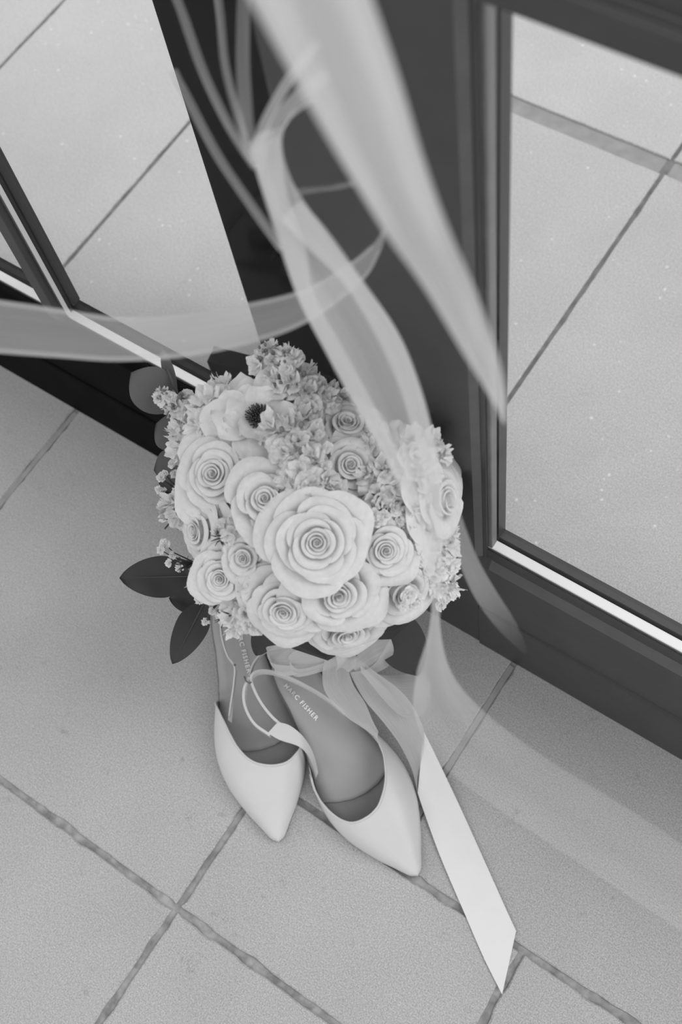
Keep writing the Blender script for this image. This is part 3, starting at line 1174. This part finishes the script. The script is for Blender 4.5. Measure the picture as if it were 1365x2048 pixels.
sprig([(322, 955), (330, 948), (345, 928), (318, 980), (326, 984), (350, 948)], 0.004, (390, 1000), size=9)
sprig([(330, 1088), (322, 1100), (345, 1110), (338, 1126), (360, 1135)], 0.0, (400, 1130), size=10)
sprig([(412, 1243), (425, 1222), (440, 1232), (455, 1240), (398, 1200)], -0.004, (450, 1190), size=10)
sprig([(714, 1047), (722, 1058), (758, 1040), (770, 1030), (790, 1018), (812, 1030), (820, 1050), (800, 1045), (748, 1030)], 0.008, (770, 1060), 'wax_flower', 14)
sprig([(838, 1105), (842, 1125), (830, 1085), (850, 1075), (855, 1140)], 0.008, (800, 1110), 'wax_flower', 14)
sprig([(898, 1080), (905, 1100), (900, 1115), (890, 1135), (900, 1150)], -0.002, (860, 1100), 'wax_flower', 13)
sprig([(900, 1185), (890, 1198), (882, 1210), (905, 1190)], 0.0, (850, 1150), 'baby_breath', 11)
sprig([(815, 1195), (825, 1208), (808, 1212), (822, 1185), (835, 1200)], 0.016, (812, 1190), 'wax_flower', 13)
sprig([(640, 870), (655, 895), (630, 910), (650, 930)], 0.014, (630, 930), 'wax_flower', 13)


def needles(cx, cy, rpx, seed, lift=0.004):
    rnd = random.Random(seed)
    p, n = on_dome(cx, cy, lift)
    p = clear_door(p, 0.008)
    k = rpx * px_len(p)
    vs, fs = [], []
    for i in range(16):
        d = (RIGHT * rnd.uniform(-1, 1) + UP * rnd.uniform(-1, 1) + n * rnd.uniform(-.2, .6)).normalized()
        v2, f2 = tube_vf([p - n * 0.008, p + d * k * 0.5, p + d * k], [0.0006, 0.0005, 0.0002], 4, len(vs))
        vs += v2
        fs += f2
    return add('needle_sprig', vs, fs, M['leaf'], bq)


for i, a in enumerate([(755, 1030, 26), (828, 1060, 22), (842, 1085, 18), (370, 1130, 20), (345, 1040, 24), (450, 1235, 22), (765, 1015, 20), (815, 1035, 20), (440, 1075, 20)]):
    needles(*a, i)


# leaves
def leaf(base, tip, width, mat, name='leaf', d0=0.0, d1=0.0, fold=0.12, bend=0.10, rnd_=1.0, rib=True, depth=None, label=None, belly=0.45):
    """flat leaf blade between two pixels at given distances, width in pixels"""
    pb = at_d(base[0], base[1], d0)
    pt = at_d(tip[0], tip[1], d1)
    if pb.y > YF - 0.006:
        pb = CAM + (pb - CAM) * ((YF - 0.006) / pb.y)
    if pt.y > YF - 0.006:
        pt = CAM + (pt - CAM) * ((YF - 0.006) / pt.y)
    ax = pt - pb
    L = ax.length
    ex = ax / L
    nrm = (CAM - (pb + pt) / 2).normalized()
    ey = nrm.cross(ex).normalized()
    nz = ex.cross(ey)
    hw = width * px_len((pb + pt) / 2) / 2
    NL, NW = 18, 8
    vs, fs = [], []
    for i in range(NL + 1):
        f = i / NL
        if f < belly:
            w = math.sin(f / belly * math.pi / 2) ** (0.75 * rnd_)
        else:
            g_ = (f - belly) / (1 - belly)
            w = max(0.0, 1 - g_ ** (1.9 / rnd_)) ** (0.75 if rnd_ >= 1 else 1.0)
        w = hw * max(w, 0.012)
        for j in range(NW + 1):
            a = -1 + 2 * j / NW
            vs.append(pb + ex * (L * f) + ey * (w * a) + nz * (fold * hw * abs(a) - bend * L * (f - .5) ** 2 + 0.02 * hw * math.sin(9 * f + 3 * a)))
    for i in range(NL):
        for j in range(NW):
            q = i * (NW + 1) + j
            fs.append((q, q + 1, q + NW + 2, q + NW + 1))
    o = add(name, vs, fs, mat, bq)
    if label:
        o['label'] = label
    if rib:
        pts = [pb + ex * (L * f) + nz * (0.0004 - bend * L * (f - .5) ** 2) for f in (-0.12, 0.0, .2, .4, .6, .8)]
        add('midrib', *tube_vf(pts, [.0011, .0009, .0007, .0006, .0004, .0002], 5), M['rib'], o)
    return o


leaf((386, 1152), (239, 1156), 84, M['leaf'], d0=1.06, d1=1.05, belly=0.42, label='broad dark leaf pointing left')
leaf((415, 1205), (338, 1196), 52, M['leaf'], d0=1.09, d1=1.09, rib=False, bend=0.2)
leaf((412, 1200), (345, 1328), 66, M['leaf'], d0=1.07, d1=1.06, belly=0.4, label='dark leaf pointing down to the floor')
leaf((350, 815), (262, 745), 92, M['euca'], d0=1.0, d1=0.98, belly=0.5, rnd_=0.72, rib=False, label='rounded grey leaf on the upper left')
leaf((372, 880), (312, 848), 78, M['euca'], d0=1.02, d1=1.02, belly=0.5, rnd_=0.7, rib=False)
leaf((378, 930), (308, 940), 74, M['euca'], d0=1.04, d1=1.04, belly=0.5, rnd_=0.7, rib=False)
leaf((352, 795), (324, 696), 24, M['euca'], d0=1.0, d1=0.99, belly=0.5, rnd_=0.8, rib=False, bend=0.05)
add('stem', *tube_vf([at_d(362, 800, 1.0), at_d(350, 780, .99), at_d(336, 738, .985)], .0012, 6), M['rib'], bq)
leaf((350, 985), (318, 965), 22, M['leaf'], d0=1.03, d1=1.03, rib=False)
leaf((520, 1150), (480, 1190), 44, M['leaf'], d0=1.0, d1=1.0, rib=False)
leaf((768, 1215), (838, 1352), 96, M['leaf'], d0=1.16, d1=1.20, rib=False, rnd_=0.8, label='dark leaf added as the shadow under the roses')  # added dark blade, stands in for the shadow on the floor
leaf((545, 1235), (512, 1312), 50, M['leaf'], d0=1.16, d1=1.20, rib=False)  # another added blade, darkens the shadowed floor beside the strap

# inner greenery and the bound stems
vs, fs = [], []
cb = ball_mesh('greenery', M['core'], DR * 0.82, DR * 0.74, DR * 0.80, 20, 14, 0.25)
child('greenery', cb, bq, Matrix.Translation(DC - FOOT + Vector((0.0, -0.008, -0.006))), 'dark inner greenery')
rnd = random.Random(4)
for k in range(11):
    a = k * 2.399
    r0 = 0.022 * math.sqrt((k + .5) / 11)
    b0 = FOOT + Vector((math.cos(a) * r0 * 1.5, math.sin(a) * r0 * 1.5, 0.003))
    mid = FOOT.lerp(DC, 0.45) + Vector((math.cos(a) * r0, math.sin(a) * r0, 0))
    top = DC + Vector((math.cos(a) * r0 * 2, math.sin(a) * r0 * 2, -0.05))
    add('stem', *tube_vf(spline([tuple(b0), tuple(mid), tuple(top)], 8), 0.0042, 7), M['stem'], bq)
vs, fs = tube_vf([FOOT.lerp(DC, f) for f in (0.36, 0.42, 0.5, 0.56)], [0.029, 0.027, 0.027, 0.030], 18)
add('ribbon_wrap', vs, fs, M['organza'], bq)


# bow and tails of the bouquet
def band_px(name, A, B, mat, parent, nl=36, nw=8, ruffle=0.0, waves=2, phase=0.0, mode='z'):
    fn = at_z if mode == 'z' else at_d
    return strip(name, [tuple(fn(*p)) for p in A], [tuple(fn(*p)) for p in B], mat, parent, nl, nw, ruffle, waves, phase)


band_px('bow_loop', [(700, 1330, .14), (735, 1290, .155), (780, 1265, .15), (779, 1275, .135), (745, 1330, .115), (700, 1345, .12)],
        [(715, 1345, .10), (750, 1335, .10), (782, 1322, .095), (781, 1327, .09), (750, 1345, .085), (705, 1350, .09)], M['organza'], bq, ruffle=0.03)
band_px('bow_loop', [(690, 1300, .15), (640, 1290, .165), (590, 1300, .165), (578, 1320, .155), (600, 1340, .14), (680, 1318, .13)],
        [(690, 1325, .11), (650, 1340, .115), (600, 1352, .12), (585, 1345, .118), (610, 1350, .11), (680, 1330, .105)], M['organza'], bq, ruffle=0.03)
band_px('bow_loop', [(690, 1295, .16), (620, 1285, .175), (555, 1288, .175), (532, 1296, .170), (548, 1330, .15), (640, 1330, .13)],
        [(690, 1320, .12), (640, 1335, .125), (575, 1350, .125), (552, 1345, .125), (580, 1352, .115), (640, 1340, .115)], M['organza'], bq, ruffle=0.03)
band_px('bow_knot', [(665, 1296, .155), (672, 1310, .158), (676, 1325, .15), (672, 1338, .13)],
        [(700, 1292, .155), (712, 1308, .158), (712, 1326, .15), (700, 1340, .13)], M['organza'], bq, 12, 6, 0.15)
band_px('ribbon_tail', [(650, 1318, .14), (645, 1350, .115), (652, 1385, .095), (690, 1430, .07), (725, 1455, .055), (755, 1478, .048)],
        [(695, 1312, .14), (698, 1340, .115), (708, 1370, .095), (730, 1405, .07), (745, 1440, .055), (757, 1463, .048)], M['organza'], bq, ruffle=0.06)
band_px('ribbon_tail', [(690, 1320, .13), (705, 1355, .10), (730, 1400, .074), (768, 1446, .052), (800, 1490, .030), (824, 1540, .014), (836, 1588, .007)],
        [(720, 1318, .13), (755, 1345, .10), (795, 1375, .07), (825, 1410, .048), (840, 1440, .034), (847, 1455, .026), (849, 1464, .020)], M['organza'], bq, ruffle=0.05, phase=1)
band_px('ribbon_tail', [(715, 1322, .12), (760, 1348, .08), (800, 1349, .055), (840, 1346, .035), (862, 1366, .022)],
        [(725, 1345, .12), (770, 1400, .08), (805, 1432, .055), (840, 1432, .035), (862, 1400, .022)], M['organza'], bq, ruffle=0.05, phase=2)
o = band_px('satin_tail', [(836, 1586, .007), (849, 1625, .004), (882, 1715, .0025), (932, 1832, .0015), (968, 1915, .0015), (1005, 1989, .0015)],
            [(848, 1462, .020), (886, 1540, .010), (930, 1634, .0030), (980, 1745, .0022), (1010, 1812, .0020), (1033, 1862, .0020)], M['satin'], bq, 60, 10, 0.012, 2, 0.4)
o['label'] = 'opaque ivory satin ribbon tail lying on the tiles'
FOOTSTICK = None

# ------------------------------------------------------------------ sheer silk ribbons blowing in front of the door
def ribbon_root(name, loc, label):
    return tag(empty(name, tuple(loc)), label, 'ribbon', 'sheer silk ribbons')


# wide streamer from above
r1 = ribbon_root('silk_ribbon', at_d(620, -60, 0.340), 'widest sheer ribbon, falling straight from above to the door stile')
band_px('ribbon_band', [(440, -110, 0.320), (505, 0, 0.330), (600, 170, 0.350), (685, 315, 0.370), (770, 450, 0.390), (850, 565, 0.420), (930, 705, 0.450), (985, 800, 0.480), (1006, 845, 0.500)],
        [(705, -110, 0.320), (742, 0, 0.330), (800, 170, 0.350), (848, 330, 0.370), (902, 480, 0.390), (955, 600, 0.420), (998, 720, 0.450), (1012, 790, 0.480), (1012, 850, 0.500)],
        M['sheer'], r1, 70, 16, 0.10, 3.2, 0.5, 'd')
band_px('folded_edge', [(440, -110, 0.318), (505, 0, 0.328), (600, 170, 0.348), (685, 315, 0.368), (770, 450, 0.388), (850, 565, 0.418), (930, 705, 0.448), (990, 815, 0.480)],
        [(520, -110, 0.318), (565, 0, 0.328), (640, 170, 0.348), (715, 315, 0.368), (795, 450, 0.388), (872, 565, 0.418), (945, 695, 0.448), (1000, 800, 0.480)],
        M['sheer_faint'], r1, 60, 4, 0.0, 1, 0, 'd')

# gathered ribbon: strands above, band below
r2 = ribbon_root('silk_ribbon', at_d(510, 320, .55), 'gathered sheer ribbon, its strands fanning out above and its band crossing the bouquet')
band_px('ribbon_band', [(500, 290, .55), (512, 345, .55), (545, 440, .56), (575, 540, .575), (605, 615, .585), (655, 705, .60), (715, 815, .62), (775, 920, .64), (820, 1010, .65), (845, 1110, .66), (862, 1200, .67), (856, 1270, .68), (832, 1350, .69), (830, 1430, .70), (880, 1520, .71), (1010, 1620, .72), (1200, 1750, .74), (1420, 1900, .76)],
        [(640, 190, .55), (570, 255, .55), (582, 350, .56), (650, 460, .575), (722, 560, .585), (795, 665, .60), (840, 775, .62), (868, 880, .64), (884, 980, .65), (886, 1080, .66), (884, 1180, .67), (882, 1260, .68), (905, 1350, .69), (965, 1425, .70), (1060, 1500, .71), (1180, 1575, .72), (1320, 1660, .74), (1450, 1750, .76)],
        M['sheer_trail'], r2, 90, 14, 0.10, 3, 0.2, 'd')
band_px('folded_edge', [(500, 300, .548), (530, 400, .552), (562, 500, .568), (600, 605, .58), (650, 700, .595), (712, 815, .615), (772, 920, .635), (818, 1010, .645)],
        [(560, 270, .548), (575, 385, .552), (610, 490, .568), (632, 595, .58), (690, 700, .595), (752, 815, .615), (805, 920, .635), (850, 1010, .645)],
        M['sheer_soft'], r2, 60, 5, 0.08, 2, 0, 'd')
band_px('folded_edge', [(560, 440, .558), (620, 500, .57), (690, 570, .58), (752, 670, .598), (800, 775, .618), (830, 880, .638), (850, 980, .648), (862, 1080, .658)],
        [(600, 400, .558), (655, 462, .57), (726, 560, .58), (798, 665, .598), (843, 775, .618), (870, 880, .638), (886, 980, .648), (886, 1080, .658)],
        M['sheer_soft'], r2, 60, 5, 0.08, 2, 1, 'd')
for i, (pts, wpx, mt) in enumerate([
        ([(346, 140, .605), (372, 192, .60), (435, 315, .58), (505, 420, .565), (562, 500, .56)], 14, 'sheer_thin'),
        ([(325, -60, .62), (358, 20, .60), (405, 150, .58), (460, 260, .56), (512, 335, .55)], 17, 'sheer_thin'),
        ([(425, -60, .62), (438, 30, .60), (450, 130, .58), (478, 230, .56), (508, 325, .55)], 16, 'sheer_thin'),
        ([(492, -60, .62), (489, 30, .60), (490, 140, .58), (496, 220, .56), (506, 315, .55)], 27, 'sheer_thin'),
        ([(640, 85, .56), (590, 150, .56), (556, 205, .555), (526, 262, .552), (506, 325, .55)], 18, 'sheer_soft'),
        ([(660, 150, .56), (600, 195, .56), (560, 235, .555), (530, 285, .552), (512, 335, .55)], 24, 'sheer_soft'),
        ([(590, 386, .60), (630, 379, .60), (668, 376, .60), (712, 366, .60)], 5, 'sheer_faint')]):
    P = spline(pts, 30)
    A, B = [], []
    for k in range(30):
        t_ = P[min(k + 1, 29)] - P[max(k - 1, 0)]
        nx, ny = -t_[1], t_[0]
        l_ = math.hypot(nx, ny)
        nx, ny = nx / l_ * wpx / 2, ny / l_ * wpx / 2
        A.append(tuple(at_d(P[k][0] - nx, P[k][1] - ny, P[k][2] - 0.004)))
        B.append(tuple(at_d(P[k][0] + nx, P[k][1] + ny, P[k][2] + 0.004)))
    strip('ribbon_strand', A, B, M[mt], r2, 30, 4, 0.15, 2, i, smooth_in=False)

# ribbon sweeping in from the side
r3 = ribbon_root('silk_ribbon', at_d(-60, 640, .62), 'sheer ribbon sweeping level over the darkened bottom rail')
TOP3 = [(-140, 585, .63), (-20, 598, .63), (120, 618, .635), (240, 634, .64), (370, 628, .64), (500, 606, .635), (610, 578, .63), (695, 530, .62), (745, 490, .61), (772, 448, .60)]
LOW3 = [(-140, 690, .63), (-20, 704, .63), (120, 715, .635), (240, 722, .64), (380, 712, .64), (518, 682, .635), (622, 640, .63), (722, 565, .62), (760, 505, .61), (777, 450, .60)]
band_px('ribbon_band', TOP3, LOW3, M['sheer_weave'], r3, 70, 10, 0.06, 2, 0.4, 'd')
band_px('hem', [(x, y - 1, d - .002) for (x, y, d) in TOP3[:-1]], [(x, y + 9, d - .002) for (x, y, d) in TOP3[:-1]], M['sheer_thin'], r3, 60, 2, 0, 1, 0, 'd')
band_px('hem', [(x, y - 9, d - .002) for (x, y, d) in LOW3[:-1]], [(x, y + 1, d - .002) for (x, y, d) in LOW3[:-1]], M['sheer_thin'], r3, 60, 2, 0, 1, 0, 'd')

# faint veil strip lower right
r4 = ribbon_root('silk_ribbon', at_d(900, 1000, .72), 'short faint sheer ribbon hanging before the charcoal rail, right of the roses')
band_px('ribbon_band', [(872, 950, .66), (896, 1040, .68), (918, 1120, .70), (948, 1190, .72), (990, 1250, .74), (1050, 1310, .76)],
        [(900, 960, .66), (930, 1050, .68), (958, 1120, .70), (992, 1180, .72), (1030, 1240, .74), (1056, 1300, .76)],
        M['sheer_wisp'], r4, 50, 8, 0.05, 2, 0.1, 'd')

for ob in bpy.data.objects:
    if '_o' in ob:
        del ob['_o']
